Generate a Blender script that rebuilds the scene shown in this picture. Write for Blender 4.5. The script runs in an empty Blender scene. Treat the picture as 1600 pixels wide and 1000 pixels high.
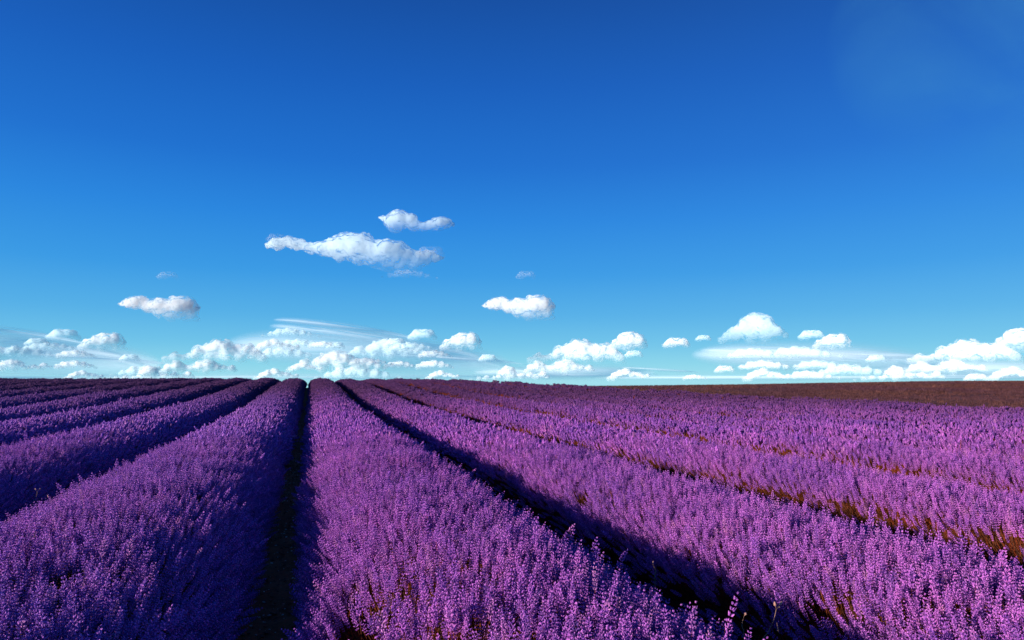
import bpy, bmesh, math, random
import numpy as np
from mathutils import Vector, Matrix, Euler, noise as mnoise

R = math.radians
rng = np.random.default_rng(7)
random.seed(7)
scene = bpy.context.scene
COL = scene.collection

# ------------------------------------------------------------------ camera
CAM_H, YAW, PITCH, FPX = 1.54, 16.2, 4.97, 1080.0      # FPX: focal length for a 1600 wide frame
camd = bpy.data.cameras.new('camera')
cam = bpy.data.objects.new('camera', camd); COL.objects.link(cam)
cam.location = (0, 0, CAM_H)
cam.rotation_euler = (R(90 + PITCH), 0, R(-YAW))
camd.sensor_width = 36; camd.lens = 36 * FPX / 1600
camd.clip_start = 0.05; camd.clip_end = 200000
scene.camera = cam
CAM_ROT = cam.rotation_euler.to_matrix()

def ray(px, py):
    """world direction of a spot of the photograph, depth component 1"""
    return CAM_ROT @ Vector(((px - 800) / FPX, (500 - py) / FPX, -1))

# ------------------------------------------------------------------ light
SUN_EL, SUN_AZ = 12.0, -104.0                          # azimuth clockwise from +Y (left, a bit behind)
world = bpy.data.worlds.new('World'); scene.world = world; world.use_nodes = True
wn, wl = world.node_tree.nodes, world.node_tree.links
wn.clear()
wout = wn.new('ShaderNodeOutputWorld'); wbg = wn.new('ShaderNodeBackground')
wsky = wn.new('ShaderNodeTexSky'); wsky.sky_type = 'NISHITA'; wsky.sun_disc = False
wsky.sun_elevation = R(SUN_EL); wsky.sun_rotation = R(SUN_AZ)
wtc = wn.new('ShaderNodeTexCoord'); wsep = wn.new('ShaderNodeSeparateXYZ')
wl.new(wtc.outputs['Generated'], wsep.inputs[0])
ramp = wn.new('ShaderNodeValToRGB')
def s2l(c):
    return tuple((v / 255 / 12.92) if v / 255 <= .04045 else ((v / 255 + .055) / 1.055) ** 2.4 for v in c)
stops = [(-.30, (120, 190, 222)), (0.0, (160, 224, 240)), (.022, (134, 212, 236)), (.05, (102, 192, 233)), (.09, (74, 172, 230)), (.15, (42, 150, 227)),
         (.225, (22, 130, 221)), (.30, (6, 108, 206)), (.40, (0, 90, 187)), (.50, (0, 73, 160)), (1.0, (0, 50, 122))]
el = ramp.color_ramp.elements
while len(el) > 1: el.remove(el[-1])
el[0].position = (stops[0][0] + 1) / 2; el[0].color = (*s2l(stops[0][1]), 1)
for z, c in stops[1:]:
    e = el.new((z + 1) / 2); e.color = (*s2l(c), 1)
wmr = wn.new('ShaderNodeMapRange'); wmr.inputs[1].default_value = -1; wmr.inputs[2].default_value = 1
wl.new(wsep.outputs['Z'], wmr.inputs[0]); wl.new(wmr.outputs[0], ramp.inputs[0])
SKY_STRENGTH = 0.1; NISH = 0.075
sc1 = wn.new('ShaderNodeVectorMath'); sc1.operation = 'SCALE'; sc1.inputs['Scale'].default_value = 0.73 / SKY_STRENGTH
wl.new(ramp.outputs[0], sc1.inputs[0])
sc2 = wn.new('ShaderNodeVectorMath'); sc2.operation = 'SCALE'; sc2.inputs['Scale'].default_value = NISH
wl.new(wsky.outputs[0], sc2.inputs[0])
wadd = wn.new('ShaderNodeVectorMath'); wadd.operation = 'ADD'
wl.new(sc1.outputs[0], wadd.inputs[0]); wl.new(sc2.outputs[0], wadd.inputs[1])
wl.new(wadd.outputs[0], wbg.inputs[0]); wbg.inputs[1].default_value = SKY_STRENGTH
wl.new(wbg.outputs[0], wout.inputs[0])

sund = bpy.data.lights.new('sun', 'SUN'); sund.energy = 5.0; sund.angle = R(0.5); sund.color = (1.0, .88, .78)
sun = bpy.data.objects.new('sun', sund); COL.objects.link(sun)
sd = Vector((math.sin(R(SUN_AZ)) * math.cos(R(SUN_EL)), math.cos(R(SUN_AZ)) * math.cos(R(SUN_EL)), math.sin(R(SUN_EL))))
sun.rotation_euler = sd.to_track_quat('Z', 'Y').to_euler()
sun.location = sd * 40

vs = scene.view_settings
vs.view_transform = 'Standard'; vs.look = 'None'; vs.exposure = 0.42; vs.gamma = 1; vs.use_curve_mapping = False
scene.cycles.max_bounces = 6; scene.cycles.diffuse_bounces = 3; scene.cycles.transparent_max_bounces = 24
scene.cycles.use_denoising = True

# ------------------------------------------------------------------ helpers
def link(name, data, mat=None, parent=None):
    o = bpy.data.objects.new(name, data); COL.objects.link(o)
    if mat is not None and data is not None and not data.materials: data.materials.append(mat)
    if parent is not None: o.parent = parent
    return o

def tag(o, label=None, cat=None, group=None, kind=None):
    for k, v in (('label', label), ('category', cat), ('group', group), ('kind', kind)):
        if v: o[k] = v
    return o

class NT:
    def __init__(s, name):
        s.m = bpy.data.materials.new(name); s.m.use_nodes = True
        s.n, s.l = s.m.node_tree.nodes, s.m.node_tree.links
        s.n.clear(); s.out = s.n.new('ShaderNodeOutputMaterial')
    def node(s, t, **kw):
        n = s.n.new('ShaderNode' + t)
        for k, v in kw.items(): setattr(n, k, v)
        return n
    def val(s, inp, v):
        if hasattr(v, 'is_output'): s.l.new(v, inp)
        else: inp.default_value = v
    def math(s, op, a, b=0.0, c=None, clamp=False):
        n = s.node('Math', operation=op, use_clamp=clamp); s.val(n.inputs[0], a); s.val(n.inputs[1], b)
        if c is not None: s.val(n.inputs[2], c)
        return n.outputs[0]
    def mix(s, f, a, b, mode='MIX'):
        n = s.node('Mix', data_type='RGBA', blend_type=mode); s.val(n.inputs[0], f)
        s.val(n.inputs[6], a if hasattr(a, 'is_output') else (*a, 1)); s.val(n.inputs[7], b if hasattr(b, 'is_output') else (*b, 1))
        return n.outputs[2]
    def noise(s, vec, scale, detail=3, rough=.55, dist=0):
        n = s.node('TexNoise'); n.inputs['Scale'].default_value = scale; n.inputs['Detail'].default_value = detail
        n.inputs['Roughness'].default_value = rough; n.inputs['Distortion'].default_value = dist
        if vec is not None: s.l.new(vec, n.inputs['Vector'])
        return n.outputs[0]
    def remap(s, v, a, b, c=0.0, d=1.0, smooth=False):
        n = s.node('MapRange', clamp=True); n.interpolation_type = 'SMOOTHSTEP' if smooth else 'LINEAR'
        s.val(n.inputs[0], v); n.inputs[1].default_value = a; n.inputs[2].default_value = b
        n.inputs[3].default_value = c; n.inputs[4].default_value = d
        return n.outputs[0]

def pchip_like(xs, ys):
    """monotone smooth curve through the points"""
    xs, ys = np.array(xs, float), np.array(ys, float)
    h = np.diff(xs); d = np.diff(ys) / h
    m = np.zeros_like(xs); m[0], m[-1] = d[0], d[-1]
    for i in range(1, len(xs) - 1):
        if d[i-1] * d[i] > 0:
            w1, w2 = 2*h[i] + h[i-1], h[i] + 2*h[i-1]
            m[i] = (w1 + w2) / (w1 / d[i-1] + w2 / d[i])
    def f(x):
        x = np.clip(np.asarray(x, float), xs[0], xs[-1])
        i = np.clip(np.searchsorted(xs, x, side='right') - 1, 0, len(xs) - 2)
        t = (x - xs[i]) / h[i]
        return ((2*t**3 - 3*t**2 + 1) * ys[i] + (t**3 - 2*t**2 + t) * h[i] * m[i]
                + (-2*t**3 + 3*t**2) * ys[i+1] + (t**3 - t**2) * h[i] * m[i+1])
    return f

class VNoise:
    """smooth value noise, fast on arrays"""
    def __init__(s, seed): s.t = np.random.default_rng(seed).random((256, 256))
    def __call__(s, x, y):
        x, y = np.asarray(x, float), np.asarray(y, float)
        xi, yi = np.floor(x).astype(int), np.floor(y).astype(int)
        fx, fy = x - xi, y - yi
        fx, fy = fx*fx*(3-2*fx), fy*fy*(3-2*fy)
        g = lambda a, b: s.t[a % 256, b % 256]
        return ((g(xi, yi)*(1-fx) + g(xi+1, yi)*fx) * (1-fy) + (g(xi, yi+1)*(1-fx) + g(xi+1, yi+1)*fx) * fy) * 2 - 1
vn1, vn2, vn3, vn4 = VNoise(1), VNoise(2), VNoise(3), VNoise(4)

# ------------------------------------------------------------------ terrain
W = 2.08                # row spacing
GAP0 = -0.20           # centre of the bare path between the two near rows
K0, K1 = -12, 9       # first and last row
EDGE_X = GAP0 + (K1 + 1) * W
_g = pchip_like([-400, -10, 12, 20, 30, 40, 50, 56, 60, 68, 90, 160, 600, 3000, 12000],
                [-3, 0, 0, .06, .27, .56, .82, .90, .91, .80, -.3, -5, -26, -120, -480])
def ground_z(x, y):
    x, y = np.asarray(x, float), np.asarray(y, float)
    z = _g(y)
    rise = np.clip((x - 24) / 50, 0, 1); rise = rise * rise * (3 - 2*rise)
    z = z + rise * .44 * np.clip(1 - np.abs(y - 60) / 90, 0, 1)
    return z + .035 * vn1(x * .12 + 5, y * .1)

def axis(segs):
    out = []
    for a, b, st in segs:
        n = max(1, int(round((b - a) / st))); out += list(np.linspace(a, b, n, endpoint=False))
    out.append(segs[-1][1]); return np.array(out)
gx = axis([(-9000, -1500, 1500), (-1500, -300, 150), (-300, -60, 20), (-60, -6, 1.5), (-6, -1.0, .12), (-1.0, .6, .022), (.6, 5, .06), (5, 26, .5), (26, 100, 2), (100, 400, 20), (400, 1500, 150), (1500, 9000, 1500)])
gy = axis([(-300, -40, 20), (-40, 1.0, 1.5), (1.0, 7, .03), (7, 16, .09), (16, 90, .8), (90, 300, 15), (300, 1500, 120), (1500, 12000, 1500)])
GX, GY = np.meshgrid(gx, gy)
GZ = ground_z(GX, GY)
near = np.clip((18 - GY) / 8, 0, 1) * np.clip((8 - np.abs(GX)) / 3, 0, 1)
GZ = GZ + near * (.014 * vn2(GX * 9, GY * 9) + .012 * vn3(GX * 22, GY * 22) + .016 * np.clip(vn4(GX * 14, GY * 14), .2, 1))
nx, ny = len(gx), len(gy)
vidx = np.arange(nx * ny).reshape(ny, nx)
faces = np.stack([vidx[:-1, :-1], vidx[:-1, 1:], vidx[1:, 1:], vidx[1:, :-1]], -1).reshape(-1, 4)
gm = bpy.data.meshes.new('ground')
gm.vertices.add(nx * ny); gm.vertices.foreach_set('co', np.stack([GX, GY, GZ], -1).astype(np.float32).ravel())
gm.loops.add(faces.size); gm.loops.foreach_set('vertex_index', faces.astype(np.int32).ravel())
gm.polygons.add(len(faces)); gm.polygons.foreach_set('loop_start', np.arange(0, faces.size, 4, dtype=np.int32))
gm.polygons.foreach_set('use_smooth', np.ones(len(faces), bool)); gm.update(calc_edges=True)

t = NT('soil_and_dry_field')
geo = t.node('NewGeometry'); pos = geo.outputs['Position']
sx = t.node('SeparateXYZ'); t.l.new(pos, sx.inputs[0])
n1 = t.noise(pos, 2.2, 5); n2 = t.noise(pos, 26, 4); n3 = t.noise(pos, .25, 4); n4 = t.noise(pos, 90, 2)
soil = t.mix(t.remap(n1, .35, .68), (.40, .10, .045), (.50, .14, .065))
soil = t.mix(t.remap(n2, .5, .75), soil, (.20, .055, .030))
soil = t.mix(t.remap(n4, .62, .75), soil, (.30, .13, .08))
cst = t.node('VectorMath', operation='MULTIPLY'); t.l.new(pos, cst.inputs[0]); cst.inputs[1].default_value = (.05, .22, 0)
n5 = t.noise(cst.outputs[0], 2.2, 6, .6)
dry = t.mix(t.remap(n5, .36, .64), (.090, .030, .027), (.26, .092, .072))
dry = t.mix(t.remap(n2, .45, .75), dry, (.11, .042, .036))
edge = t.math('ADD', sx.outputs[0], t.math('MULTIPLY', t.math('SUBTRACT', n3, .5), 3.0))
col = t.mix(t.remap(edge, EDGE_X - .5, EDGE_X + .8), soil, dry)
bs = t.node('BsdfPrincipled'); t.l.new(col, bs.inputs['Base Color']); bs.inputs['Roughness'].default_value = .95
bs.inputs['Specular IOR Level'].default_value = .15
bmp = t.node('Bump'); bmp.inputs['Strength'].default_value = .6; bmp.inputs['Distance'].default_value = .03
t.l.new(t.math('ADD', n2, t.math('MULTIPLY', n4, .4)), bmp.inputs['Height']); t.l.new(bmp.outputs[0], bs.inputs['Normal'])
t.l.new(bs.outputs[0], t.out.inputs[0])
ground = link('ground', gm, t.m); tag(ground, 'reddish brown bare soil running between the lavender rows', kind='structure')

# ------------------------------------------------------------------ materials of the plants
def plant_mat(name, kind):
    t = NT(name)
    oi = t.node('ObjectInfo'); loc, rnd = oi.outputs['Location'], oi.outputs['Random']
    sx = t.node('SeparateXYZ'); t.l.new(loc, sx.inputs[0])
    tc = t.node('NewGeometry')
    if kind in ('flower', 'calyx', 'open'):
        big = t.noise(loc, .9, 3); mid = t.noise(loc, 5.0, 2)
        c = t.mix(t.remap(rnd, 0, 1), (.27, .065, .47), (.53, .14, .66))
        c = t.mix(t.remap(mid, .38, .70), c, (.64, .16, .62))
        c = t.mix(t.remap(big, .42, .66, 0, .8), c, (.24, .07, .50))
        c = t.mix(t.remap(sx.outputs[0], -.6, .4, .42, 0), c, (.34, .17, .66))      # blue skylight on the rows left of the path, put into the flower colour
        r2 = t.math('FRACT', t.math('MULTIPLY', rnd, 17.3))
        c = t.mix(t.remap(r2, .88, 1.0, 0, .7), c, (.62, .26, .42))            # fading, pinkish spikes
        r3 = t.math('FRACT', t.math('MULTIPLY', rnd, 41.7))
        c = t.mix(t.remap(r3, .72, 1.0, 0, .85), c, (.10, .04, .27))           # buds not yet open
        far = t.remap(t.math('ADD', sx.outputs[1], t.math('MULTIPLY', t.math('MAXIMUM', sx.outputs[0], 0), .9)), 9, 42, 0, .95, True)
        c = t.mix(far, c, (.062, .018, .068))                                    # shade deepening towards hilltop and right, put into the flower colour
        # petals are paler than the sleeve they sit in
        pn = t.noise(tc.outputs['Position'], 160, 1)
        c = t.mix(t.remap(pn, .52, .7, 0, .35), c, (.82, .30, .78))
        rough, tr = .7, .18
        if kind == 'open': c = t.mix(.62, c, (.86, .27, .84))
        if kind == 'calyx': c = t.mix(.65, c, (.10, .035, .22))
    elif kind == 'stem':
        c = t.mix(rnd, (.30, .060, .016), (.18, .050, .018))
        c = t.mix(t.remap(t.noise(loc, 2.0, 2), .4, .65), c, (.36, .060, .014))
        # stems left of the path are greener
        c = t.mix(t.remap(sx.outputs[0], -1.2, 0.2, .75, 0), c, (.13, .12, .07))
        rough, tr = .7, .25
    else:
        c = t.mix(rnd, (.12, .055, .032), (.19, .055, .026))
        rough, tr = .85, .15
    d = t.node('BsdfPrincipled'); t.l.new(c, d.inputs['Base Color']); d.inputs['Roughness'].default_value = rough
    d.inputs['Specular IOR Level'].default_value = .2
    tl = t.node('BsdfTranslucent'); t.l.new(c, tl.inputs[0])
    mx = t.node('MixShader'); mx.inputs[0].default_value = tr
    t.l.new(d.outputs[0], mx.inputs[1]); t.l.new(tl.outputs[0], mx.inputs[2]); t.l.new(mx.outputs[0], t.out.inputs[0])
    return t.m
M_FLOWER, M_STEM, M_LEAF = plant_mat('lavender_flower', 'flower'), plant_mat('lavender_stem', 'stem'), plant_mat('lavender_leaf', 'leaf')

t = NT('lavender_bush_core')
geo = t.node('NewGeometry'); pos = geo.outputs['Position']
a = t.noise(pos, 30, 4); b = t.noise(pos, 3, 3)
c = t.mix(t.remap(a, .35, .65), (.10, .045, .028), (.20, .080, .040))
c = t.mix(t.remap(b, .45, .65, 0, .5), c, (.16, .05, .03))
bs = t.node('BsdfPrincipled'); t.l.new(c, bs.inputs['Base Color']); bs.inputs['Roughness'].default_value = .95; bs.inputs['Specular IOR Level'].default_value = .1
bmp = t.node('Bump'); bmp.inputs['Distance'].default_value = .05; t.l.new(a, bmp.inputs['Height']); t.l.new(bmp.outputs[0], bs.inputs['Normal'])
t.l.new(bs.outputs[0], t.out.inputs[0]); M_CORE = t.m

# ------------------------------------------------------------------ plant meshes
def mesh_from(name, verts, faces, mats, midx):
    m = bpy.data.meshes.new(name); m.from_pydata(verts, [], faces)
    for mm in mats: m.materials.append(mm)
    m.polygons.foreach_set('material_index', midx); m.update(); return m

STEM_L = 0.24
def spike_mesh(seed, detail, wide=1.0):
    """one flower spike: a thin bent stem with whorls of buds; origin at the foot of the stem"""
    r = random.Random(seed); V, F, MI = [], [], []
    bend = Vector((r.uniform(-.02, .02), r.uniform(-.02, .02), 0))
    def ctr(z): return bend * (z / STEM_L) ** 2
    rs = .0013 * (1.0 if detail == 2 else 1.6) * wide
    nseg = 3 if detail == 2 else 1; HEAD = r.uniform(.055, .090); z0 = STEM_L - HEAD
    for i in range(nseg + 1):
        z = z0 * i / nseg + (.004 if i == nseg else 0)
        for k in range(3):
            a = k * 2.094; V.append(ctr(z) + Vector((rs*math.cos(a), rs*math.sin(a), z)))
    for i in range(nseg):
        for k in range(3):
            k2 = (k+1) % 3; F.append((i*3+k, i*3+k2, i*3+3+k2, i*3+3+k)); MI.append(1)
    if detail == 2:                                   # buds, one little bipyramid each, and open florets
        nw = 6
        for w in range(nw + 1):
            f = w / nw; z = z0 + HEAD * (f * .93)
            rad = (.0105 * math.sin(math.pi * (.22 + .68 * f)) + .001) * wide
            if w == 1 and r.random() < .6: z -= .004
            nb = 6 if w < nw else 3
            for b in range(nb):
                a = 6.283 * (b + .5 * (w % 2)) / nb + r.uniform(-.25, .25)
                out = Vector((math.cos(a), math.sin(a), r.uniform(.35, .9))).normalized()
                if w == nw: out = (out + Vector((0, 0, 1.5))).normalized()
                side = out.cross(Vector((0, 0, 1))).normalized(); up = side.cross(out)
                c0 = ctr(z) + Vector((0, 0, z)) + out * rad * .35
                L = rad * r.uniform(.8, 1.25) + .002; q = r.uniform(.0024, .0040) * wide
                i0 = len(V); dark = r.random() < .20; lite = r.random() < .5
                V.extend([c0, c0 + out*L*.6 + side*q, c0 + out*L*.6 + up*q, c0 + out*L*.6 - side*q, c0 + out*L*.6 - up*q, c0 + out*L*1.15])
                for k in range(4):
                    k2 = (k+1) % 4; F.append((i0, i0+1+k2, i0+1+k)); F.append((i0+5, i0+1+k, i0+1+k2)); MI += [3 if dark else 0, 3 if dark else (4 if lite else 0)]
    else:                                             # knobbly head for the middle distance
        nr, ns = (5, 5) if detail == 1 else (2, 4)
        i0 = len(V)
        for w in range(nr):
            f = (w + .3) / nr; z = z0 + HEAD * f
            for k in range(ns):
                a = 6.283 * (k + .5 * (w % 2)) / ns
                rad = (.0125 if detail == 1 else .014) * math.sin(math.pi * (.2 + .68 * f)) * r.uniform(.6, 1.25) * wide
                V.append(ctr(z) + Vector((rad*math.cos(a), rad*math.sin(a), z + r.uniform(-.004, .004))))
        for w in range(nr - 1):
            for k in range(ns):
                k2 = (k+1) % ns; F.append((i0+w*ns+k, i0+w*ns+k2, i0+(w+1)*ns+k2, i0+(w+1)*ns+k)); MI.append(3 if r.random() < .42 else 0)
        tp = len(V); V.append(ctr(STEM_L) + Vector((0, 0, STEM_L))); bt = len(V); V.append(ctr(z0) + Vector((0, 0, z0 - .003)))
        for k in range(ns):
            k2 = (k+1) % ns
            F.append((tp, i0+(nr-1)*ns+k, i0+(nr-1)*ns+k2)); F.append((bt, i0+k2, i0+k)); MI += [0, 0]
    return V, F, MI

def tuft_mesh(seed, n, spread, detail, wide):
    r = random.Random(seed); V, F, MI = [], [], []
    for j in range(n):
        v, f, mi = spike_mesh(seed * 31 + j, detail, wide)
        a, d = r.uniform(0, 6.283), spread * math.sqrt(r.random())
        m = Matrix.Translation((d*math.cos(a), d*math.sin(a), r.uniform(-.03, .03))) @ Euler((r.uniform(-.25, .25), r.uniform(-.25, .25), r.uniform(0, 6))).to_matrix().to_4x4()
        i0 = len(V); V += [m @ x for x in v]; F += [tuple(i0 + i for i in q) for q in f]; MI += mi
    return V, F, MI

def blades_mesh(seed, n=9):
    """a bunch of bare stems and narrow leaves"""
    r = random.Random(seed); V, F, MI = [], [], []
    for j in range(n):
        a, tilt = r.uniform(0, 6.283), r.uniform(0, .35); L = r.uniform(.10, .21)
        d = Vector((math.cos(a)*math.sin(tilt), math.sin(a)*math.sin(tilt), math.cos(tilt)))
        s = d.cross(Vector((math.sin(a*3), math.cos(a*3), .1))).normalized() * r.uniform(.0012, .0030)
        o = Vector((r.uniform(-.03, .03), r.uniform(-.03, .03), 0)); n2 = d.cross(s).normalized() * .0012
        i0 = len(V); V.extend([o - s, o + s, o + n2, o + d*L*.6 - s*.8, o + d*L*.6 + s*.8, o + d*L*.6 + n2, o + d*L])
        F.extend([(i0, i0+1, i0+4, i0+3), (i0+1, i0+2, i0+5, i0+4), (i0+2, i0, i0+3, i0+5), (i0+3, i0+4, i0+6), (i0+4, i0+5, i0+6), (i0+5, i0+3, i0+6)])
        MI += [1 if r.random() < .5 else 2] * 6
    return V, F, MI

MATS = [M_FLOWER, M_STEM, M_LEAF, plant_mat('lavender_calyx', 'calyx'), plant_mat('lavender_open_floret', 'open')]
NV = 5
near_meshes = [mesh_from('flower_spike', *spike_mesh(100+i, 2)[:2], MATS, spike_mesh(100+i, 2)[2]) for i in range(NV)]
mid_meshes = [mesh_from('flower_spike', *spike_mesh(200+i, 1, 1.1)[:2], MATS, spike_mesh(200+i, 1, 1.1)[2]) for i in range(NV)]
def _t(*a):
    v, f, mi = tuft_mesh(*a); return mesh_from('flower_tuft', v, f, MATS, mi)
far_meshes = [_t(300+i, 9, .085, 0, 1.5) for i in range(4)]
def _b(s):
    v, f, mi = blades_mesh(s); return mesh_from('leaf_bunch', v, f, MATS, mi)
leaf_meshes = [_b(400+i) for i in range(4)]

# ------------------------------------------------------------------ node groups that scatter stuff
def scatter_group(name, sources):
    g = bpy.data.node_groups.new(name, 'GeometryNodeTree')
    g.interface.new_socket('Geometry', in_out='INPUT', socket_type='NodeSocketGeometry')
    g.interface.new_socket('Geometry', in_out='OUTPUT', socket_type='NodeSocketGeometry')
    n, l = g.nodes, g.links
    gi, go = n.new('NodeGroupInput'), n.new('NodeGroupOutput')
    mp = n.new('GeometryNodeMeshToPoints'); iop = n.new('GeometryNodeInstanceOnPoints')
    l.new(gi.outputs[0], mp.inputs['Mesh']); l.new(mp.outputs[0], iop.inputs['Points'])
    jn = n.new('GeometryNodeGeometryToInstance')
    for s in reversed(sources):                      # links into one multi-input stack up last on top
        oi = n.new('GeometryNodeObjectInfo'); oi.inputs['Object'].default_value = s; oi.transform_space = 'ORIGINAL'
        l.new(oi.outputs['Geometry'], jn.inputs[0])
    l.new(jn.outputs[0], iop.inputs['Instance'])
    iop.inputs['Pick Instance'].default_value = True
    def attr(nm, ty):
        a = n.new('GeometryNodeInputNamedAttribute'); a.data_type = ty; a.inputs['Name'].default_value = nm
        return [o for o in a.outputs if o.enabled and o.name == 'Attribute'][0]
    l.new(attr('idx', 'INT'), iop.inputs['Instance Index'])
    er = n.new('FunctionNodeEulerToRotation'); l.new(attr('rot', 'FLOAT_VECTOR'), er.inputs[0]); l.new(er.outputs[0], iop.inputs['Rotation'])
    l.new(attr('scl', 'FLOAT_VECTOR'), iop.inputs['Scale'])
    l.new(iop.outputs[0], go.inputs[0])
    return g

def euler_for(d, spin):
    """XYZ euler that takes +Z to direction d, after a spin about Z"""
    d = d / np.linalg.norm(d, axis=1, keepdims=True)
    ang = np.arccos(np.clip(d[:, 2], -1, 1)); az = np.arctan2(d[:, 1], d[:, 0])
    # R = Rz(az) Ry(ang) Rz(spin)
    ca, sa, cb, sb, cg, sg = np.cos(az), np.sin(az), np.cos(ang), np.sin(ang), np.cos(spin), np.sin(spin)
    m00 = ca*cb*cg - sa*sg; m10 = sa*cb*cg + ca*sg; m20 = -sb*cg; m21 = sb*sg; m22 = cb
    m11 = -sa*cb*sg + ca*cg; m12 = sa*sb
    ey = -np.arcsin(np.clip(m20, -1, 1)); ex = np.arctan2(m21, m22); ez = np.arctan2(m10, m00)
    return np.stack([ex, ey, ez], 1)

def scatter_object(name, P, rot, scl, idx, group, parent=None):
    m = bpy.data.meshes.new(name); m.vertices.add(len(P)); m.vertices.foreach_set('co', P.astype(np.float32).ravel())
    a = m.attributes.new('rot', 'FLOAT_VECTOR', 'POINT'); a.data.foreach_set('vector', rot.astype(np.float32).ravel())
    a = m.attributes.new('scl', 'FLOAT_VECTOR', 'POINT'); a.data.foreach_set('vector', scl.astype(np.float32).ravel())
    a = m.attributes.new('idx', 'INT', 'POINT'); a.data.foreach_set('value', idx.astype(np.int32))
    m.update()
    o = link(name, m, None, parent); md = o.modifiers.new('scatter', 'NODES'); md.node_group = group
    o['kind'] = 'stuff'
    return o

# ------------------------------------------------------------------ lavender rows
HALF, TOP = .91, .70
EXC, EXS = .82, .78
_tt = np.linspace(0, math.pi, 721)
_ax = HALF * np.sign(np.cos(_tt)) * np.abs(np.cos(_tt)) ** EXC; _az = TOP * np.abs(np.sin(_tt)) ** EXS
_arc = np.concatenate([[0], np.cumsum(np.hypot(np.diff(_ax), np.diff(_az)))]); PERIM = float(_arc[-1]); _arc = _arc / PERIM
def theta_of(u): return np.clip(np.interp(u, _arc, _tt), .002, math.pi - .002)
def profile(th, X, Y, k):
    """outer surface of a row at angle th (0 right .. pi left): local x, height above ground, normal"""
    plant = .5 * vn2(Y * 1.5 + k * 17.3, k * 3.1) + .5 * vn3(Y * 3.6 + k * 7.7, k * 1.7 + th * 1.2)
    hs = 1 + .07 * plant + .04 * vn4(Y * .35, k * 5.3); ws = 1 + .07 * vn4(Y * 1.3 + k * 9.1, k + np.sign(np.cos(th)) * 2.3)
    if k >= 1: ws = ws * (.95 if k == 1 else .84 if k == 2 else .80); hs = hs * (.93 if k < 3 else .95)
    lx = HALF * ws * np.sign(np.cos(th)) * np.abs(np.cos(th)) ** EXC
    hz = .05 + (TOP - .05) * hs * np.abs(np.sin(th)) ** EXS
    nx = np.sign(np.cos(th)) * np.abs(np.cos(th)) ** 1.5 / HALF; nz = np.abs(np.sin(th)) ** 1.5 / TOP + .02
    l = np.hypot(nx, nz)
    return lx, hz, nx / l, nz / l

def depth_of(x, y): return x * math.sin(R(YAW)) + y * math.cos(R(YAW))

def row_range(k):
    xc = GAP0 + (k + .5) * W
    y0 = max(-.6, .70 * xc - 3.5) if xc > 0 else max(-.6, 2.35 * abs(xc) - 5)
    y1 = 72.0
    if k >= K1 - 3: y1 = {K1: 25, K1 - 1: 35, K1 - 2: 44, K1 - 3: 51}[k]
    if k == K1 - 4: y1 = 59
    if k == K1 - 5: y1 = 66
    if k == K1: y0 = 9.0
    return xc, y0, y1

ORD = ['', 'second', 'third', 'fourth', 'fifth', 'sixth', 'seventh', 'eighth', 'ninth', 'tenth', 'eleventh', 'twelfth', 'thirteenth', 'fourteenth']
def row_label(k):
    if k == 0: return 'broad purple lavender row filling the foreground just right of the bare red soil path'
    if k == -1: return 'violet lavender row with shaded blue flank just left of the bare red soil path'
    if k == 1: return 'lavender row with rusty stems, second to the right of the bare soil path'
    if k == -2: return 'lavender row with dark blue side, second to the left of the bare soil path'
    if k == K1: return 'ragged outermost lavender row bordering the brown field on the right'
    if k == K0: return 'outermost lavender row at the far left edge of the field'
    if k > 0: return 'lavender row that is %s to the right of the bare soil path' % ORD[k]
    return 'lavender row that is %s to the left of the bare soil path' % ORD[-k - 1]

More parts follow.
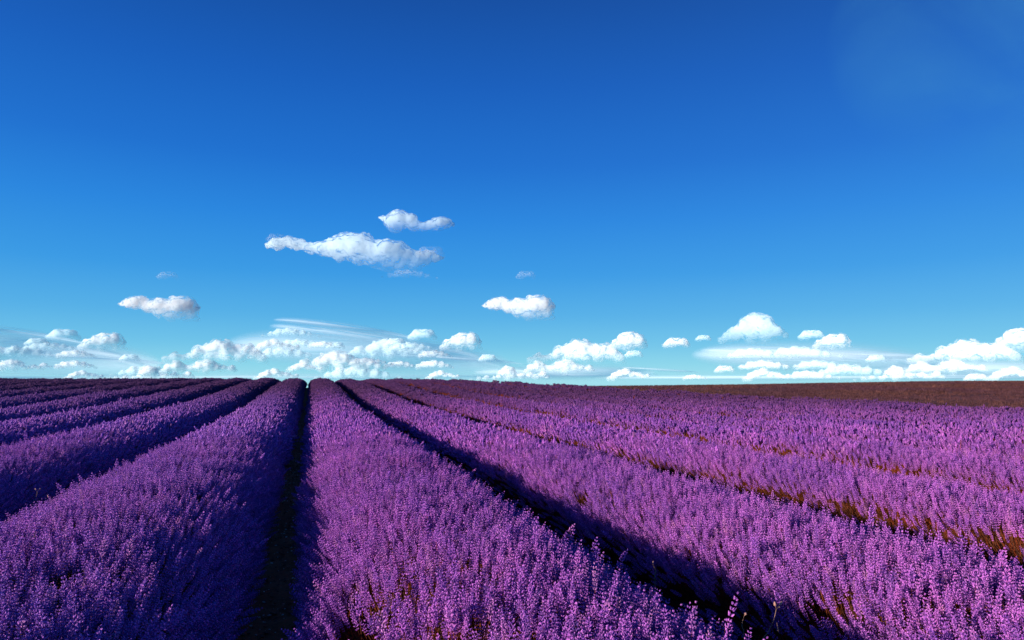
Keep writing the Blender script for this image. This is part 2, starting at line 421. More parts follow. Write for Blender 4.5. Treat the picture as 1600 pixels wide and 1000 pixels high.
rows = []
DENS_N, DENS_M, DENS_F = 1500, 1050, 130
for k in range(K0, K1 + 1):
    xc, y0, y1 = row_range(k)
    root = bpy.data.objects.new('lavender_row', None); COL.objects.link(root)
    root.location = (xc, max(y0, 0), 0); root.empty_display_size = .3
    tag(root, row_label(k), 'lavender row', 'parallel rows of lavender running to the hilltop')
    off = np.array([xc, max(y0, 0), 0.0])
    # bush core, a low dome some way under the flower tips
    ys = axis([(y0, min(14, y1), .12), (14, y1, .35)]) if y0 < 14 else axis([(y0, y1, .35)])
    ths = np.linspace(-.05, math.pi + .05, 15)
    TH, YY = np.meshgrid(ths, ys); TH = np.where((TH < 0) | (TH > math.pi), TH, theta_of(np.clip(TH / math.pi, 0, 1))); lx, hz, _, _ = profile(np.clip(TH, .001, math.pi-.001), 0, YY, k)
    jit = .03 * vn1(YY * 6 + k, TH * 4)
    cx = lx * .70; cz = np.where((TH < 0) | (TH > math.pi), -.15, hz * .66 + jit)
    end = np.clip(np.minimum(YY - y0, y1 - YY) / .5, .05, 1) ** .5
    X_ = xc + cx * end; Z_ = ground_z(xc + 0 * X_, YY) + np.where(cz > 0, cz * end, cz)
    a, b = len(ys), len(ths); vi = np.arange(a * b).reshape(a, b)
    f = np.stack([vi[:-1, :-1], vi[1:, :-1], vi[1:, 1:], vi[:-1, 1:]], -1).reshape(-1, 4)
    m = bpy.data.meshes.new('bush_core'); m.from_pydata((np.stack([X_, YY, Z_], -1).reshape(-1, 3) - off).tolist(), [], f.tolist())
    m.polygons.foreach_set('use_smooth', np.ones(len(f), bool)); m.update()
    link('bush_core', m, M_CORE, root)
    # flower points
    per = PERIM
    n_all = int((y1 - y0) * per * DENS_N)
    Yp = rng.uniform(y0, y1, n_all); u = rng.random(n_all)
    th = theta_of(u)
    Dp = np.maximum(np.abs(depth_of(xc, Yp)), .5)
    lod = np.where(Dp < 11 + rng.normal(0, 1.5, n_all), 0, np.where(Dp < 26 + rng.normal(0, 3.0, n_all), 1, 2))
    dens = np.where(lod == 2, DENS_F, DENS_N * np.clip(6 / Dp, .3, 1) ** .6)
    keep = rng.random(n_all) < dens / DENS_N
    lx, hz, nxn, nzn = profile(th, 0, Yp, k)
    # patches where the bloom is thin and stems show: mostly on the flank away from the crest of the row
    patch = vn1(Yp * 1.1 + k * 31, th * 1.6 + k) * .6 + vn3(Yp * 2.9 + k * 11, th * 3.5) * .4
    flank = np.exp(-((th - 2.25) / .45) ** 2) if k >= 0 else np.exp(-((th - 1.0) / .5) ** 2) * .6
    thin = np.clip((patch - (.25 if abs(k) < 2 else .32) + .20 * flank) / .30, 0, 1) * (.40 + .45 * flank)
    side = (th > 1.6) & (k >= 1)
    lim = np.where(side, (.50 if k == 1 else .62 if k == 2 else .69) + .05 * vn4(Yp * .9, k * 2.2), .32)
    lowf = np.clip((lim - hz) / .15, 0, 1) * .92          # lowest skirts carry fewer flowers
    keep &= rng.random(n_all) > np.maximum(thin, lowf)
    if k >= K1 - 5: keep &= rng.random(n_all) < np.clip((y1 - Yp + 4 * vn3(Yp * .5, th * 3)) / 15, .0, 1)
    if k >= K1 - 1: keep &= (vn2(Yp * .25, k * 1.0) > -.45) | (rng.random(n_all) < .3)
    # leave out what lies on the far side of distant rows or outside the view
    keep &= ~((Dp > 30) & (np.abs(nxn) > .97))
    Yp, th, lx, hz, nxn, nzn, lod, Dp = (q[keep] for q in (Yp, th, lx, hz, nxn, nzn, lod, Dp)); n = len(Yp)
    d = np.stack([nxn * .85 + rng.normal(0, .15, n) + .05, rng.normal(0, .15, n) + .04, nzn * .8 + .30 + rng.normal(0, .06, n)], 1)
    d /= np.linalg.norm(d, axis=1, keepdims=True)
    sc = np.clip(rng.normal(1, .17, n), .6, 1.5)
    sc = np.where(rng.random(n) < .03, sc * 1.15, sc)
    tip = np.stack([xc + lx, Yp, ground_z(xc + 0*Yp, Yp) + hz], 1)
    base = tip - d * STEM_L * (1.0 + rng.normal(0, .12, n))[:, None] * np.clip(sc, .85, 1.15)[:, None]
    idx = np.where(lod == 0, rng.integers(0, NV, n), np.where(lod == 1, NV + rng.integers(0, NV, n), 2*NV + rng.integers(0, 4, n)))
    rot = euler_for(d, rng.uniform(0, 6.283, n))
    fat = np.where(lod == 0, rng.uniform(.52, .80, n), rng.uniform(.68, .95, n))
    fat = fat * np.where(lod < 2, np.clip(Dp / 6, 1, 4) ** .3, 1)
    scl = np.stack([sc * fat, sc * fat, sc], 1)
    # leaf bunches under the flowers
    nl_all = int((min(y1, 24) - y0) * per * 260) if y0 < 24 else 0
    Yl = rng.uniform(y0, min(y1, 24), nl_all) if nl_all else np.zeros(0)
    tl = theta_of(rng.random(nl_all)); Dl = np.abs(depth_of(xc, Yl))
    kl = rng.random(nl_all) < np.clip(9 / np.maximum(Dl, 1), .12, 1)
    Yl, tl = Yl[kl], tl[kl]; nl = len(Yl)
    lx2, hz2, nx2, nz2 = profile(tl, 0, Yl, k)
    dl = np.stack([nx2 + rng.normal(0, .2, nl), rng.normal(0, .25, nl), nz2 * .8 + .35 + rng.normal(0, .1, nl)], 1)
    sl = rng.uniform(.8, 1.3, nl)
    bl = np.stack([xc + lx2 * .72, Yl, ground_z(xc + 0*Yl, Yl) + hz2 * .62], 1)
    rows.append(dict(k=k, xc=xc, root=root, off=off, base=base, rot=rot, scl=scl, idx=idx, D=Dp, tip=tip, lod=lod,
                     lb=bl, lr=euler_for(dl, rng.uniform(0, 6.283, nl)), ls=np.stack([sl, sl, sl], 1), li=rng.integers(0, 4, nl)))

def in_view(P, m=0.02):
    v = (P - np.array(cam.location)) @ np.array(CAM_ROT)          # camera space
    z = -v[:, 2]; x = v[:, 0] / z * FPX + 800; y = 500 - v[:, 1] / z * FPX
    return (z > .3) & (x > -1600*m) & (x < 1600*(1+m)) & (y > 0) & (y < 1000*(1+m)), z, x, y

# every kind of spike exists as a real part somewhere; those objects also feed the scatter
def place_part(name, mesh, row, i):
    o = bpy.data.objects.new(name, mesh); COL.objects.link(o); o.parent = row['root']
    o.location = row['base'][i] - row['off']; o.rotation_euler = row['rot'][i]; o.scale = row['scl'][i]
    return o
src = {}
for row in rows:
    take = np.zeros(len(row['base']), bool)
    if row['k'] in (-1, 0, 1):
        vis, z, x, y = in_view(row['tip'])
        cand = np.where(vis & (row['lod'] == 0))[0]
        cand = cand[np.argsort(z[cand])][:300]
        for i in cand:
            o = place_part('flower_spike', near_meshes[row['idx'][i]], row, i)
            src.setdefault(int(row['idx'][i]), o)
        take[cand] = True
    if row['k'] == 2:
        for v in range(NV, 2*NV + 4):
            c = np.where(row['idx'] == v)[0]; i = c[np.argmin(row['D'][c])]
            src[v] = place_part('flower_spike' if v < 2*NV else 'flower_tuft', (mid_meshes + far_meshes)[v - NV], row, i); take[i] = True
    row['take'] = take
r0 = rows[-K0]
leafsrc = []
for v in range(4):
    i = np.where(r0['li'] == v)[0][0]
    o = bpy.data.objects.new('leaf_bunch', leaf_meshes[v]); COL.objects.link(o); o.parent = r0['root']
    o.location = r0['lb'][i] - r0['off']; o.rotation_euler = r0['lr'][i]; leafsrc.append(o)
GRP_FLOWER = scatter_group('scatter_flowers', [src[i] for i in range(2*NV + 4)])
GRP_LEAF = scatter_group('scatter_leaves', leafsrc)
total = 0
for row in rows:
    q = ~row['take']; total += q.sum()
    scatter_object('flower_spikes', row['base'][q] - row['off'], row['rot'][q], row['scl'][q], row['idx'][q], GRP_FLOWER, row['root'])
    if len(row['lb']):
        scatter_object('stems_and_leaves', row['lb'] - row['off'], row['lr'], row['ls'], row['li'], GRP_LEAF, row['root'])
print('flower instances', total)

# ------------------------------------------------------------------ stones and clods on the path
def stone_mesh(seed, name, mat):
    bm = bmesh.new(); bmesh.ops.create_icosphere(bm, subdivisions=1, radius=1)
    r = random.Random(seed)
    for v in bm.verts: v.co = Vector((v.co.x * 1.0, v.co.y * .75, v.co.z * .5)) * r.uniform(.72, 1.15)
    m = bpy.data.meshes.new(name); bm.to_mesh(m); bm.free(); m.materials.append(mat); return m
t = NT('pale_stone'); oi = t.node('ObjectInfo')
c = t.mix(oi.outputs['Random'], (.80, .72, .68), (.45, .30, .26))
bs = t.node('BsdfPrincipled'); t.l.new(c, bs.inputs['Base Color']); bs.inputs['Roughness'].default_value = .8; t.l.new(bs.outputs[0], t.out.inputs[0]); M_STONE = t.m
t = NT('earth_clod'); oi = t.node('ObjectInfo')
c = t.mix(oi.outputs['Random'], (.36, .10, .05), (.22, .07, .04))
bs = t.node('BsdfPrincipled'); t.l.new(c, bs.inputs['Base Color']); bs.inputs['Roughness'].default_value = .95; t.l.new(bs.outputs[0], t.out.inputs[0]); M_CLOD = t.m
def gravel(name, label, mat, n, smin, smax, seed, flat):
    srcs = []; rr = np.random.default_rng(seed)
    def spot(nn):
        y = 1.2 + 24 * rr.random(nn) ** 1.7; gap = rr.choice([0, 0, 0, 0, 1, -1], nn)
        return GAP0 + gap * W + rr.normal(0, .13, nn), y
    meshes = [stone_mesh(seed*10+i, name, mat) for i in range(3)]
    x, y = spot(n); z = ground_z(x, y) + .012
    s = rr.uniform(0, 1, n) ** 2.5 * (smax - smin) + smin
    for i, m in enumerate(meshes):
        o = link('stone' if mat is M_STONE else 'clod', m); o.location = (x[i], y[i], z[i]); o.scale = (s[i],)*3; srcs.append(o)
    g = scatter_group(name + '_scatter', srcs)
    o = scatter_object(name, np.stack([x, y, z], 1)[3:], np.stack([rr.normal(0, .2, n), rr.normal(0, .2, n), rr.uniform(0, 6, n)], 1)[3:],
                       np.stack([s, s, s*flat], 1)[3:], rr.integers(0, 3, n)[3:], g)
    tag(o, label)
    for q in srcs: q.parent = o
    return o
gravel('gravel', 'small pale stones scattered along the red soil path', M_STONE, 1700, .003, .015, 3, .8)
gravel('soil_clods', 'dark red clods of earth lying along the soil path', M_CLOD, 5000, .004, .024, 4, .9)

# ------------------------------------------------------------------ dry grass of the brown field on the right
t = NT('dry_grass'); oi = t.node('ObjectInfo')
c = t.mix(oi.outputs['Random'], (.10, .036, .032), (.22, .080, .062))
nn = t.noise(oi.outputs['Location'], .12, 3); c = t.mix(t.remap(nn, .4, .6), c, (.13, .045, .06))
bs = t.node('BsdfPrincipled'); t.l.new(c, bs.inputs['Base Color']); bs.inputs['Roughness'].default_value = .9; t.l.new(bs.outputs[0], t.out.inputs[0]); M_DRY = t.m
def grass_mesh(seed):
    r = random.Random(seed); V, F = [], []
    for j in range(14):
        a = r.uniform(0, 6.283); L = r.uniform(.05, .16); o = Vector((r.uniform(-.12, .12), r.uniform(-.12, .12), 0))
        d = Vector((math.cos(a) * .5, math.sin(a) * .5, 1)).normalized(); s = Vector((-math.sin(a), math.cos(a), 0)) * .006
        i0 = len(V); V.extend([o - s, o + s, o + d*L]); F.append((i0, i0+1, i0+2))
        V.extend([o + s*.5 + d*.01]); F.append((i0+3, i0, i0+2))
    m = bpy.data.meshes.new('grass_tuft'); m.from_pydata(V, [], F); m.materials.append(M_DRY); m.update(); return m
n = 30000
x = EDGE_X - .4 + 62 * rng.random(n) ** 1.3; y = rng.uniform(6, 78, n)
y = np.where(y < .6 * x - 6, y + 30, y)
srcs = []
for i in range(3):
    o = link('grass_tuft', grass_mesh(i)); o.location = (x[i], y[i], float(ground_z(x[i], y[i]))); srcs.append(o)
g = scatter_group('dry_grass_scatter', srcs)
s = rng.uniform(.6, 1.4, n)
dg = scatter_object('dry_grass', np.stack([x, y, ground_z(x, y)], 1)[3:], np.stack([0*x, 0*x, rng.uniform(0, 6, n)], 1)[3:], np.stack([s, s, s], 1)[3:], rng.integers(0, 3, n)[3:], g)
tag(dg, 'short brown dry grass covering the bare field right of the lavender')
for q in srcs: q.parent = dg

# ------------------------------------------------------------------ dry weeds sticking up between the rows
t = NT('dry_straw'); geo = t.node('NewGeometry')
c = t.mix(t.noise(geo.outputs['Position'], 60, 2), (.36, .20, .12), (.22, .12, .07))
bs = t.node('BsdfPrincipled'); t.l.new(c, bs.inputs['Base Color']); bs.inputs['Roughness'].default_value = .7; t.l.new(bs.outputs[0], t.out.inputs[0]); M_STRAW = t.m
t = NT('seed_husk'); geo = t.node('NewGeometry')
c = t.mix(t.noise(geo.outputs['Position'], 150, 2), (.62, .34, .26), (.25, .10, .07))
bs = t.node('BsdfPrincipled'); t.l.new(c, bs.inputs['Base Color']); bs.inputs['Roughness'].default_value = .7; t.l.new(bs.outputs[0], t.out.inputs[0]); M_HUSK = t.m

def tube(bm, pts, radii, ns=6):
    rings = []
    for i, p in enumerate(pts):
        d = (pts[min(i+1, len(pts)-1)] - pts[max(i-1, 0)]).normalized()
        s = d.cross(Vector((.3, .9, .1))).normalized(); u = s.cross(d)
        rings.append([bm.verts.new(p + (s*math.cos(6.283*k/ns) + u*math.sin(6.283*k/ns)) * radii[i]) for k in range(ns)])
    for a, b in zip(rings, rings[1:]):
        for k in range(ns): bm.faces.new((a[k], a[(k+1) % ns], b[(k+1) % ns], b[k]))
    bm.faces.new(rings[0][::-1]); bm.faces.new(rings[-1])
def part(name, build, mat, parent):
    bm = bmesh.new(); build(bm); m = bpy.data.meshes.new(name); bm.to_mesh(m); bm.free()
    m.polygons.foreach_set('use_smooth', np.ones(len(m.polygons), bool)); return link(name, m, mat, parent)
def curve(p0, p1, p2, n=8):
    return [p0*(1-s)**2 + p1*2*s*(1-s) + p2*s*s for s in (i/n for i in range(n+1))]

def weed(px_tip, px_low, D, label, side, heads, th=1.0):
    """px_tip, px_low: where tip and lower stem show; D: depth in metres"""
    tip = cam.location + ray(*px_tip) * D; low = cam.location + ray(*px_low) * (D - .02)
    direction = (low - tip).normalized(); gz = float(ground_z(low.x, low.y))
    foot = Vector((low.x + direction.x * .1, low.y + direction.y * .1, gz))
    root = bpy.data.objects.new('dry_weed', None); COL.objects.link(root); root.location = foot
    tag(root, label, 'dry weed', 'dry weed stalks between the rows')
    T, Lw = tip - foot, low - foot
    q = side * .02
    def stem(bm):
        tube(bm, curve(Vector((0, 0, -.02)), Lw*.5 + Vector((0, .01, 0)), Lw, 6)[:-1] + curve(Lw, (T+Lw)/2 + Vector((q, 0, -.015)), T, 8), [.0019*th]*6 + list(np.linspace(.0018*th, .0011*th, 9)), 6)
    part('stem', stem, M_STRAW, root)
    for (dx, dz, L, r) in heads:
        b = T + Vector((0, 0, -.002 if dz >= 0 else -.055))
        e = b + Vector((dx, dx*.3, dz))
        def hd(bm, b=b, e=e, L=L, r=r):
            ax = (e - b).normalized() if dz >= 0 else (e - b).normalized()
            tube(bm, [b, e, e + ax*L*.25, e + ax*L*.6, e + ax*L], [.0012, .0014, r, r*.9, r*.25], 7)
        part('seed_head', hd, M_HUSK, root)
weed((1213, 951), (1190, 1000), 2.75, 'tall dry straw weed with forked pinkish seed head in the dark furrow at lower right', 1,
     [(-.004, .012, .020, .0062), (.022, .014, .020, .0050), (.012, .004, .010, .0042), (.004, -.018, .022, .0034)])
weed((1163, 962), (1162, 984), 2.85, 'short brown weed stalk with one rounded head, left of the forked seed head', -1, [(.004, .004, .012, .006)])
weed((58, 767), (50, 787), 5.9, 'pale dry weed with twin seed heads in the shaded furrow at far left', 1, [(-.006, .010, .018, .006), (.012, .010, .018, .006)])
weed((77, 778), (85, 790), 5.7, 'thin curved dry stalk standing beside the twin headed weed at far left', -1, [(-.003, .006, .024, .005)])
weed((1020, 882), (1023, 897), 3.6, 'fine grey grass stalk rising from the dark furrow in the middle right', 1, [(.001, .006, .014, .003)])

# ------------------------------------------------------------------ clouds
def cloud_material(name, amax, lo, hi, nscale, base=.4, tint=(.64, .70, .70)):
    t = NT(name)
    lw = t.node('LayerWeight'); lw.inputs['Blend'].default_value = .5
    tc = t.node('TexCoord'); sp = t.node('SeparateXYZ'); t.l.new(tc.outputs['Generated'], sp.inputs[0])
    nz = t.noise(tc.outputs['Object'], nscale, 6, .65); nz2 = t.noise(tc.outputs['Object'], nscale * .28, 3)
    f = t.math('ADD', lw.outputs['Facing'], t.math('MULTIPLY', t.math('SUBTRACT', nz, .5), 1.25))
    f = t.math('ADD', f, t.math('MULTIPLY', t.math('SUBTRACT', nz2, .5), 1.0))
    al = t.remap(f, lo, hi, amax, 0, True)
    al = t.math('MULTIPLY', al, t.remap(sp.outputs[2], .02, .62, base, 1, True))
    # light wanders about inside a cloud before it leaves: deep subsurface scattering, and shading that wraps round
    g2 = t.node('NewGeometry'); va = t.node('VectorMath', operation='ADD'); t.l.new(g2.outputs['Normal'], va.inputs[0])
    va.inputs[1].default_value = tuple(sd * .65 + Vector((0, 0, .15)))
    vn = t.node('VectorMath', operation='NORMALIZE'); t.l.new(va.outputs[0], vn.inputs[0])
    m1 = t.node('BsdfPrincipled'); m1.inputs['Base Color'].default_value = (*tint, 1); m1.inputs['Roughness'].default_value = 1
    m1.inputs['Specular IOR Level'].default_value = 0; m1.subsurface_method = 'BURLEY'; t.l.new(vn.outputs[0], m1.inputs['Normal'])
    m1.inputs['Subsurface Weight'].default_value = 1; m1.inputs['Subsurface Radius'].default_value = (1, 1, 1); m1.inputs['Subsurface Scale'].default_value = 420.0
    al = t.math('MULTIPLY', al, t.math('SUBTRACT', 1.0, t.node('NewGeometry').outputs['Backfacing']))
    tr = t.node('BsdfTransparent'); m2 = t.node('MixShader'); t.l.new(al, m2.inputs[0])
    t.l.new(tr.outputs[0], m2.inputs[1]); t.l.new(m1.outputs[0], m2.inputs[2]); t.l.new(m2.outputs[0], t.out.inputs[0])
    return t.m
M_CUM = cloud_material('cumulus_vapour', .88, .0, .92, .20, .15)
M_THIN = cloud_material('thin_cumulus_vapour', .70, .08, 1.0, .13, .18, (.58, .74, .76))
M_FAINT = cloud_material('faint_vapour', .17, -.1, .8, .2, .4)

tex_a = bpy.data.textures.new('billow', 'CLOUDS'); tex_a.noise_scale = 9; tex_a.noise_depth = 4
tex_b = bpy.data.textures.new('fray', 'CLOUDS'); tex_b.noise_scale = 3; tex_b.noise_depth = 3

def cloud_mesh(seed, puffs, vox, amp):
    """puffs: (x, up, radius) in cloud units; the mesh is a bundle of balls fused by the remesh modifier"""
    r = random.Random(seed); bm = bmesh.new()
    for (x, u, rad) in puffs:
        for j in range(3):
            rr = rad * 1.22 * (1 if j == 0 else r.uniform(.45, .75))
            c = Vector((x + (r.uniform(-1, 1) * rad * .6 if j else 0), r.uniform(-1, 1) * rad * .9 if j else 0, u + (r.uniform(-.3, .7) * rad * .6 if j else 0)))
            bmesh.ops.create_icosphere(bm, subdivisions=2, radius=rr, matrix=Matrix.Translation(c) @ Matrix.Diagonal((1.12, 1.3, .92, 1)))
    m = bpy.data.meshes.new('cloud'); bm.to_mesh(m); bm.free(); return m
def add_cloud(mesh, px, py, D, label, mat, scale=1.0, vox=1.4, amp=4.0, name='cloud', cat='cloud', group=None, squash=1.0):
    o = bpy.data.objects.new(name, mesh); COL.objects.link(o)
    d = ray(px, py); o.location = cam.location + d * D
    s = D / FPX * scale * 1.06; o.scale = (s, s, s * squash)
    o.rotation_euler = (0, 0, -math.atan2(d.x, d.y))
    if not mesh.materials: mesh.materials.append(mat)
    if mat is not mesh.materials[0]:
        o.material_slots[0].link = 'OBJECT'; o.material_slots[0].material = mat
    md = o.modifiers.new('fuse', 'REMESH'); md.mode = 'VOXEL'; md.voxel_size = vox; md.use_smooth_shade = True
    sm = o.modifiers.new('soften', 'SMOOTH'); sm.factor = .6; sm.iterations = 14 if name == 'cloud' and amp in (8, 5.5) else 9
    a = o.modifiers.new('billow', 'DISPLACE'); a.texture = tex_a; a.strength = amp; a.texture_coords = 'LOCAL'; a.mid_level = .5
    b = o.modifiers.new('fray', 'DISPLACE'); b.texture = tex_b; b.strength = amp * .15; b.texture_coords = 'LOCAL'; b.mid_level = .5
    tag(o, label, cat, group)
    return o

def P(*a): return [tuple(q) for q in a]
# outlines as fused puffs; (0,0) is the middle of the cloud's base, one unit is one pixel of the photograph
A_ = P((-120,32,5),(-108,34,9),(-92,38,8),(-80,34,8),(-62,30,8),(-44,30,11),(-28,33,14),(-12,36,18),(4,34,20),(14,44,12),(-2,48,9),(22,28,18),(38,26,19),(56,26,20),(66,32,13),(72,22,16),(88,20,13),(102,20,11),(112,28,7),(122,22,6),(134,24,3),(50,12,12),(72,9,11),(90,10,10),(30,16,12),(10,20,12),(-20,20,8))
B_ = P((-52,22,3),(-44,20,6),(-34,18,11),(-24,21,13),(-30,10,10),(-12,20,10),(-4,12,8),(10,10,7),(22,12,8),(34,16,10),(42,17,9),(52,15,4))
C_ = P((-50,22,4),(-42,23,7),(-32,26,9),(-24,28,8),(-34,20,6),(-14,20,9),(-2,22,12),(10,20,12),(22,22,15),(32,24,14),(40,20,11),(42,10,9),(30,8,9),(14,8,9),(50,4,4),(0,12,8))
G_ = P((-66,4,7),(-56,8,8),(-46,7,7),(-34,10,8),(-24,18,9),(-12,22,9),(-2,25,11),(8,24,11),(18,20,9),(28,22,8),(38,20,9),(50,14,9),(60,8,8),(66,3,5),(30,8,9),(10,8,10),(-10,8,9))
H_ = P((-48,4,5),(-40,9,7),(-30,12,8),(-22,8,6),(-10,9,6),(0,12,8),(12,13,9),(24,10,7),(34,9,5),(44,9,5),(50,7,3),(8,4,6))
I_ = P((-44,2,3),(-32,4,4),(-20,5,4),(-8,4,4),(4,12,7),(12,15,8),(20,9,5),(30,8,5),(42,9,5),(54,7,5),(62,10,5),(70,6,4),(10,4,5))
J_ = P((-22,3,5),(-12,8,8),(-2,13,11),(8,15,12),(18,12,10),(24,5,6),(4,4,8))
K_ = P((-44,4,6),(-34,9,8),(-24,13,10),(-14,19,11),(-6,27,12),(4,32,12),(14,28,13),(22,18,12),(32,13,10),(42,9,6),(0,10,12),(16,8,10))
L_ = P((-60,5,4),(-50,8,6),(-40,12,8),(-34,8,6),(-20,14,8),(-8,20,10),(4,22,11),(16,19,11),(28,15,9),(36,9,8),(44,10,7),(54,12,7),(66,9,6),(74,5,4),(10,6,9),(-14,5,7))
N_ = P((-22,4,5),(-14,8,8),(-2,12,10),(8,14,11),(18,15,11),(26,12,7),(22,5,7),(4,4,7),(33,3,3))
O_ = P((-20,3,4),(-10,6,5),(0,7,6),(10,6,5),(19,4,4),(26,2,2))
Q_ = P((-12,3,4),(-4,6,6),(5,6,6),(12,3,3))
S_ = P((-30,4,5),(-18,9,7),(-8,14,8),(4,17,7),(16,13,6),(28,12,6),(38,8,5),(46,10,4),(-20,3,5))
U_ = P((-50,3,3),(-36,6,5),(-22,9,7),(-8,10,8),(6,9,8),(20,8,7),(34,6,5),(50,3,3))
T_ = dict(A=A_, B=B_, C=C_, G=G_, H=H_, I=I_, J=J_, K=K_, L=L_, N=N_, O=O_, Q=Q_, S=S_, U=U_)
TM = {k: cloud_mesh(hash_i, v, 1.5, 4) for hash_i, (k, v) in enumerate(T_.items())}
def C(kind, px, py, D, label, thin=0, scale=1.0, amp=None, squash=1.0):
    mat = (M_CUM, M_THIN, M_FAINT)[thin]
    big = kind == 'A'
    add_cloud(TM[kind], px, py, D, label, mat, scale, 2.0 if big else 1.25, amp or (8 if big else 5.5 if kind in 'BCK' else 6.0), squash=squash)
C('A', 552, 422, 6200, 'largest cloud, long ragged white patch above the middle left of the field', 1)
C('B', 650, 365, 6800, 'small two lobed pale cloud just above the largest ragged cloud', 1)
C('C', 250, 501, 9000, 'lone puffy white cloud with a curled left tip, at the left')
C('C', 811, 501, 9000, 'lone puffy white cloud with a curled left tip, at the centre')
C('U', 640, 436, 6300, 'faint frayed wisp hanging below the right end of the largest cloud', 2, .8)
C('Q', 432, 378, 6300, 'faint curl of vapour at the left tip of the largest cloud', 2, 1.0)
C('Q', 672, 404, 6250, 'faint torn wisp at the right tip of the largest cloud', 2, 1.5)
C('Q', 262, 437, 9500, 'faint tiny wisp of cloud above the lone cloud at the left', 2)
C('Q', 822, 436, 9500, 'faint tiny wisp of cloud above the lone cloud at the centre', 2)
C('K', 1177, 535, 12000, 'domed pale cloud standing highest over the right part of the horizon', 1)
C('N', 155, 547, 15000, 'white cloud lump at the upper right end of the leftmost cloud bank')
C('Q', 99, 532, 15500, 'dim round cloud left of the white lump in the leftmost bank', 1, 1.4)
C('O', 118, 560, 17000, 'small white cloud under the white lump in the leftmost bank')
C('Q', 57, 541, 16000, 'small grey white puff low in the leftmost streaks', 1)
C('U', 78, 550, 16500, 'thin broken cloud strip in the middle of the leftmost bank', 1, .8)
C('O', 117, 577, 19000, 'bright flat cloud low in the leftmost bank, right of centre', 0, 1.05)
C('L', 14, 580, 19500, 'bright jagged cloud cut by the left edge near the horizon', 0, .55)
C('I', 62, 577, 19800, 'small ragged white clouds in a line beside the left edge', 0, .42)
C('Q', 202, 565, 18000, 'small single puff between the leftmost bank and the next bank', 1, .9)
C('U', 235, 590, 25500, 'thin low cloud strip on the horizon between the leftmost and the next bank', 1, 1.0)
C('U', 560, 595, 25500, 'thin low cloud strip on the horizon just right of where the rows converge', 1, 1.2)
C('L', 600, 560, 20500, 'hazy stretched cloud inside the middle bank, above the bright flat one', 1, .9)
C('U', 30, 562, 20500, 'hazy stretched cloud low at the left edge', 1, 1.1)
C('O', 1085, 594, 25500, 'tiny cloud on the horizon left of the domed cloud', 0, .7)
C('U', 1330, 590, 25500, 'thin low cloud strip on the horizon left of the rightmost heaped cloud', 1, 1.1)
C('S', 125, 594, 26000, 'low cloud resting on the horizon under the leftmost bank', 0, .6)
for j, (gx_, where, sh) in enumerate(((345, 'at the left', 0), (907, 'right of the centre', 0), (1512, 'near the right edge', 0))):
    C('G', gx_ - 4, 568, 16000, 'heaped white cloud with round tops over the horizon, ' + where)
    C('H', gx_ - 34, 585, 20000, 'lower elongated cloud just under the heaped cloud ' + where)
    C('I', gx_ - 125, 596, 24000, 'long low cloud lying on the horizon left of the heaped cloud ' + where)
C('S', 424, 550, 15500, 'slanting cloud rising over the heaped cloud at the left', 0, .8)
C('U', 455, 528, 15500, 'pale cloud crest above the group in the middle left', 1, .8)
C('U', 470, 545, 16500, 'pale layered cloud under the crest in the middle left', 1, .8)
C('O', 505, 545, 16500, 'white cloud lump right of the layered pale cloud', 0, .9)
C('Q', 524, 546, 16600, 'tiny lump at the right end of the layered pale cloud', 1, .9)
C('U', 445, 562, 18000, 'dim wide cloud left of the long bright cloud', 1, 1.0)
C('L', 520, 582, 18500, 'long bright cloud low above where the rows converge', 0, 1.0)
C('S', 470, 582, 18400, 'ragged left shoulder of the long bright cloud', 0, .62)
C('U', 575, 572, 19000, 'bright upper strip right of the long bright cloud', 0, .7)
C('O', 625, 577, 19500, 'jagged cloud between the long bright cloud and the flat one', 0, 1.0)
C('N', 716, 547, 15000, 'white cloud lump at the upper right end of the middle bank')
C('Q', 660, 532, 15500, 'dim round cloud left of the lump in the middle bank', 1, 1.4)
C('O', 679, 560, 17000, 'small white cloud under the lump of the middle bank')
C('Q', 618, 541, 16000, 'small grey white puff among the middle streaks', 1)
C('U', 642, 550, 16500, 'thin broken cloud strip in the middle of the middle bank', 1, .8)
C('O', 678, 577, 19000, 'bright flat cloud low in the middle bank', 0, 1.1)
C('Q', 762, 565, 18000, 'small single puff right of the middle bank', 1, .9)
C('S', 686, 594, 26000, 'low cloud resting on the horizon under the middle bank', 0, .6)
C('S', 425, 595, 26000, 'low cloud resting on the horizon under the heaped cloud at the left', 0, .75)
C('J', 978, 547, 14000, 'rounded cloud right above the heaped cloud right of the centre')
C('Q', 990, 559, 15000, 'little faint cloud under the rounded cloud right of the centre', 1, .9)
C('Q', 1057, 544, 14000, 'small oval cloud alone in the sky right of the centre', 0, 1.3)
C('Q', 1099, 533, 14500, 'faint tiny cloud right of the small oval cloud', 1, .75)
C('S', 975, 595, 24000, 'low ragged cloud on the horizon between centre and right', 0, .75)
C('U', 1180, 562, 16500, 'flat pale cloud below the domed cloud on the right', 1, .95)
C('U', 1195, 580, 18500, 'low streaky cloud under the flat pale cloud on the right', 0, .9)
C('Q', 1132, 583, 19000, 'small white puff low left of the streaky clouds on the right', 0, .95)
C('S', 1190, 596, 26000, 'low cloud resting on the horizon below the domed cloud', 0, .8)
C('N', 1296, 545, 15000, 'white cloud lump in the bank between the domed cloud and the right edge', 0, .85)
C('Q', 1268, 531, 15300, 'dim round cloud left of the lump in the right bank', 1, 1.2)
C('U', 1250, 562, 16500, 'thin broken cloud strip under the lump in the right bank', 1, 1.1)
C('U', 1280, 580, 18500, 'faint cloud strip low in the right bank', 1, .9)
C('Q', 1369, 566, 18000, 'small single puff between the right bank and the right edge', 1, .9)
C('U', 1265, 594, 26000, 'flat cloud on the horizon under the right bank', 0, .8)
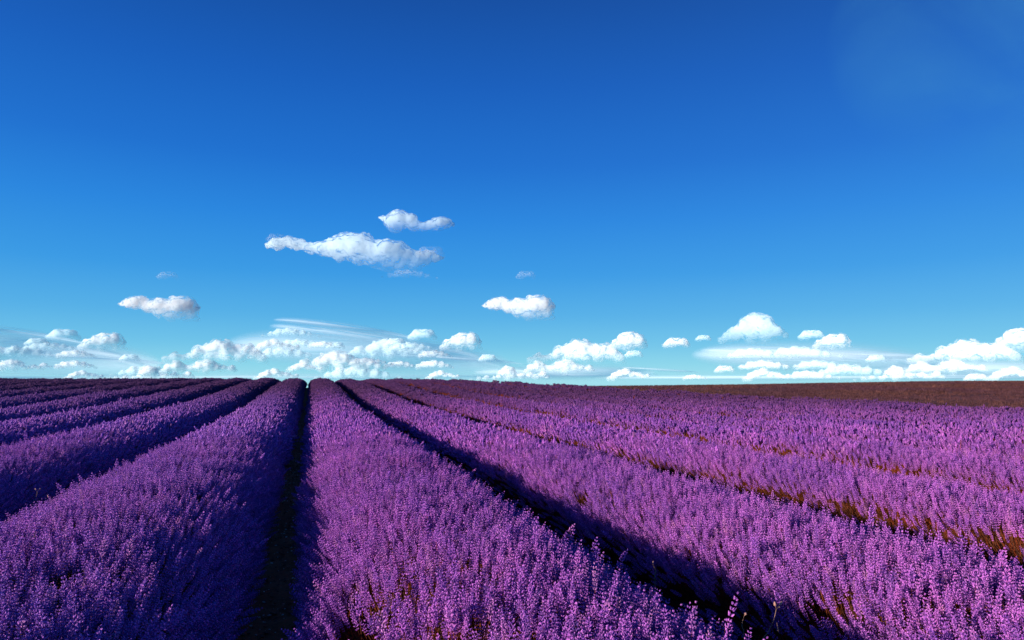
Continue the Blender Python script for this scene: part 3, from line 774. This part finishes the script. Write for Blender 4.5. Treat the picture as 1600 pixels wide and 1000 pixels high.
C('J', 1588, 547, 14500, 'rounded bright cloud cut by the right edge', 0, 1.2)
C('S', 1580, 596, 24000, 'low bright cloud on the horizon at the right edge', 0, .9)
C('Q', 1525, 596, 25000, 'small cloud on the horizon left of the right edge', 0, 1.0)

# streaks and veils of high ice cloud: very flat lens shaped bodies lying level in the sky
def streak_material(name, amax, stretch, seed, tint=(.85, .95, .97), scale=2.2, lo=.28, hi=.62):
    t = NT(name); tc = t.node('TexCoord'); sp = t.node('SeparateXYZ'); t.l.new(tc.outputs['Generated'], sp.inputs[0])
    mp = t.node('Mapping'); mp.inputs['Scale'].default_value = stretch; mp.inputs['Location'].default_value = (seed, seed*.7, 0); t.l.new(tc.outputs['Generated'], mp.inputs[0])
    nz = t.noise(mp.outputs[0], scale, 7, .6, .5)
    lw = t.node('LayerWeight'); lw.inputs['Blend'].default_value = .5
    al = t.math('MULTIPLY', t.remap(lw.outputs['Facing'], .05, .92, 1, 0, True), t.remap(nz, lo, hi, 0, amax, True))
    df = t.node('BsdfDiffuse'); df.inputs[0].default_value = (*tint, 1); tl = t.node('BsdfTranslucent'); tl.inputs[0].default_value = (*tint, 1)
    m1 = t.node('MixShader'); t.l.new(df.outputs[0], m1.inputs[1]); t.l.new(tl.outputs[0], m1.inputs[2])
    al = t.math('MULTIPLY', al, t.math('SUBTRACT', 1.0, t.node('NewGeometry').outputs['Backfacing']))
    tr = t.node('BsdfTransparent'); m2 = t.node('MixShader'); t.l.new(al, m2.inputs[0]); t.l.new(tr.outputs[0], m2.inputs[1]); t.l.new(m1.outputs[0], m2.inputs[2])
    t.l.new(m2.outputs[0], t.out.inputs[0]); return t.m
def lens_mesh():
    bm = bmesh.new(); bmesh.ops.create_icosphere(bm, subdivisions=4, radius=1)
    for v in bm.verts: v.co.z *= 1
    m = bpy.data.meshes.new('cirrus_cloud'); bm.to_mesh(m); bm.free(); m.polygons.foreach_set('use_smooth', np.ones(len(m.polygons), bool)); return m
LENS = lens_mesh(); LENS.materials.append(None)
def streak(px, py, D, half_w, half_h, roll, label, mat):
    """an elongated body of ice cloud: half width and half height as seen, in pixels"""
    o = bpy.data.objects.new('cirrus_cloud', LENS); COL.objects.link(o)
    d = ray(px, py); o.location = cam.location + d * D
    s = D / FPX; o.scale = (half_w * s * 1.1, half_w * s * .8, half_h * s * 1.5)
    o.rotation_euler = (0, R(roll), -math.atan2(d.x, d.y))
    o.material_slots[0].link = 'OBJECT'; o.material_slots[0].material = mat
    tag(o, label, 'cloud', None)
    return o
S1 = streak_material('ice_streak', .75, (1.0, .2, 7), 1.3)
S2 = streak_material('ice_streak_b', .75, (1.2, .2, 6), 5.1)
S3 = streak_material('bank_veil', .80, (1.0, .3, 3.5), 3.4, (.85, .95, .96), 2.4, .08, .55)
streak(585, 556, 34000, 200, 30, 4, 'wide hazy veil behind the middle banks of small clouds', S3)
streak(50, 556, 34000, 170, 30, 4, 'wide hazy veil behind the leftmost bank of small clouds', S3)
streak(1270, 562, 34000, 170, 24, 3, 'wide hazy veil behind the bank of small clouds on the right', S3)
streak(880, 582, 34500, 130, 14, 0, 'low hazy veil behind the heaped cloud right of the centre', S3)
streak(1510, 578, 34500, 120, 18, 0, 'low hazy veil behind the heaped cloud near the right edge', S3)
streak(540, 516, 30000, 100, 9, 7, 'upper thin slanting cirrus streak above the middle bank', S1)
streak(590, 536, 30500, 150, 15, 8, 'broad slanting cirrus band crossing the middle bank', S2)
streak(20, 521, 30000, 90, 9, 8, 'upper thin cirrus streak at the left edge', S1)
streak(40, 541, 30500, 130, 15, 7, 'broad slanting cirrus band at the left edge', S2)
streak(720, 562, 32000, 90, 7, 4, 'pale flat streak right of the middle bank', S1)
streak(165, 562, 32000, 90, 7, 4, 'pale flat streak between the leftmost banks', S1)
streak(1340, 556, 32000, 110, 8, 3, 'pale flat streak right of the right bank', S1)
streak(1240, 556, 31000, 130, 14, 4, 'thin slanting streak behind the right bank', S2)
streak(1030, 578, 33000, 55, 4, 4, 'thin short streak low between centre and right', S2)
streak(560, 590, 36000, 300, 13, 0, 'long pale cloud layer on the horizon behind the middle banks', S2)
streak(60, 590, 36000, 180, 13, 0, 'long pale cloud layer on the horizon at the left', S1)
streak(1280, 590, 36000, 330, 13, 0, 'long pale cloud layer on the horizon at the right', S1)
streak(910, 586, 36000, 110, 8, 0, 'short pale cloud layer on the horizon right of the centre', S1)
VEIL = streak_material('ice_veil', .14, (1.0, .5, 1.6), 2.0, (.14, .52, .58), 1.9, .22, .75)
streak(1700, 10, 30000, 350, 190, 6, 'large faint veil of cirrus in the upper right corner', VEIL)
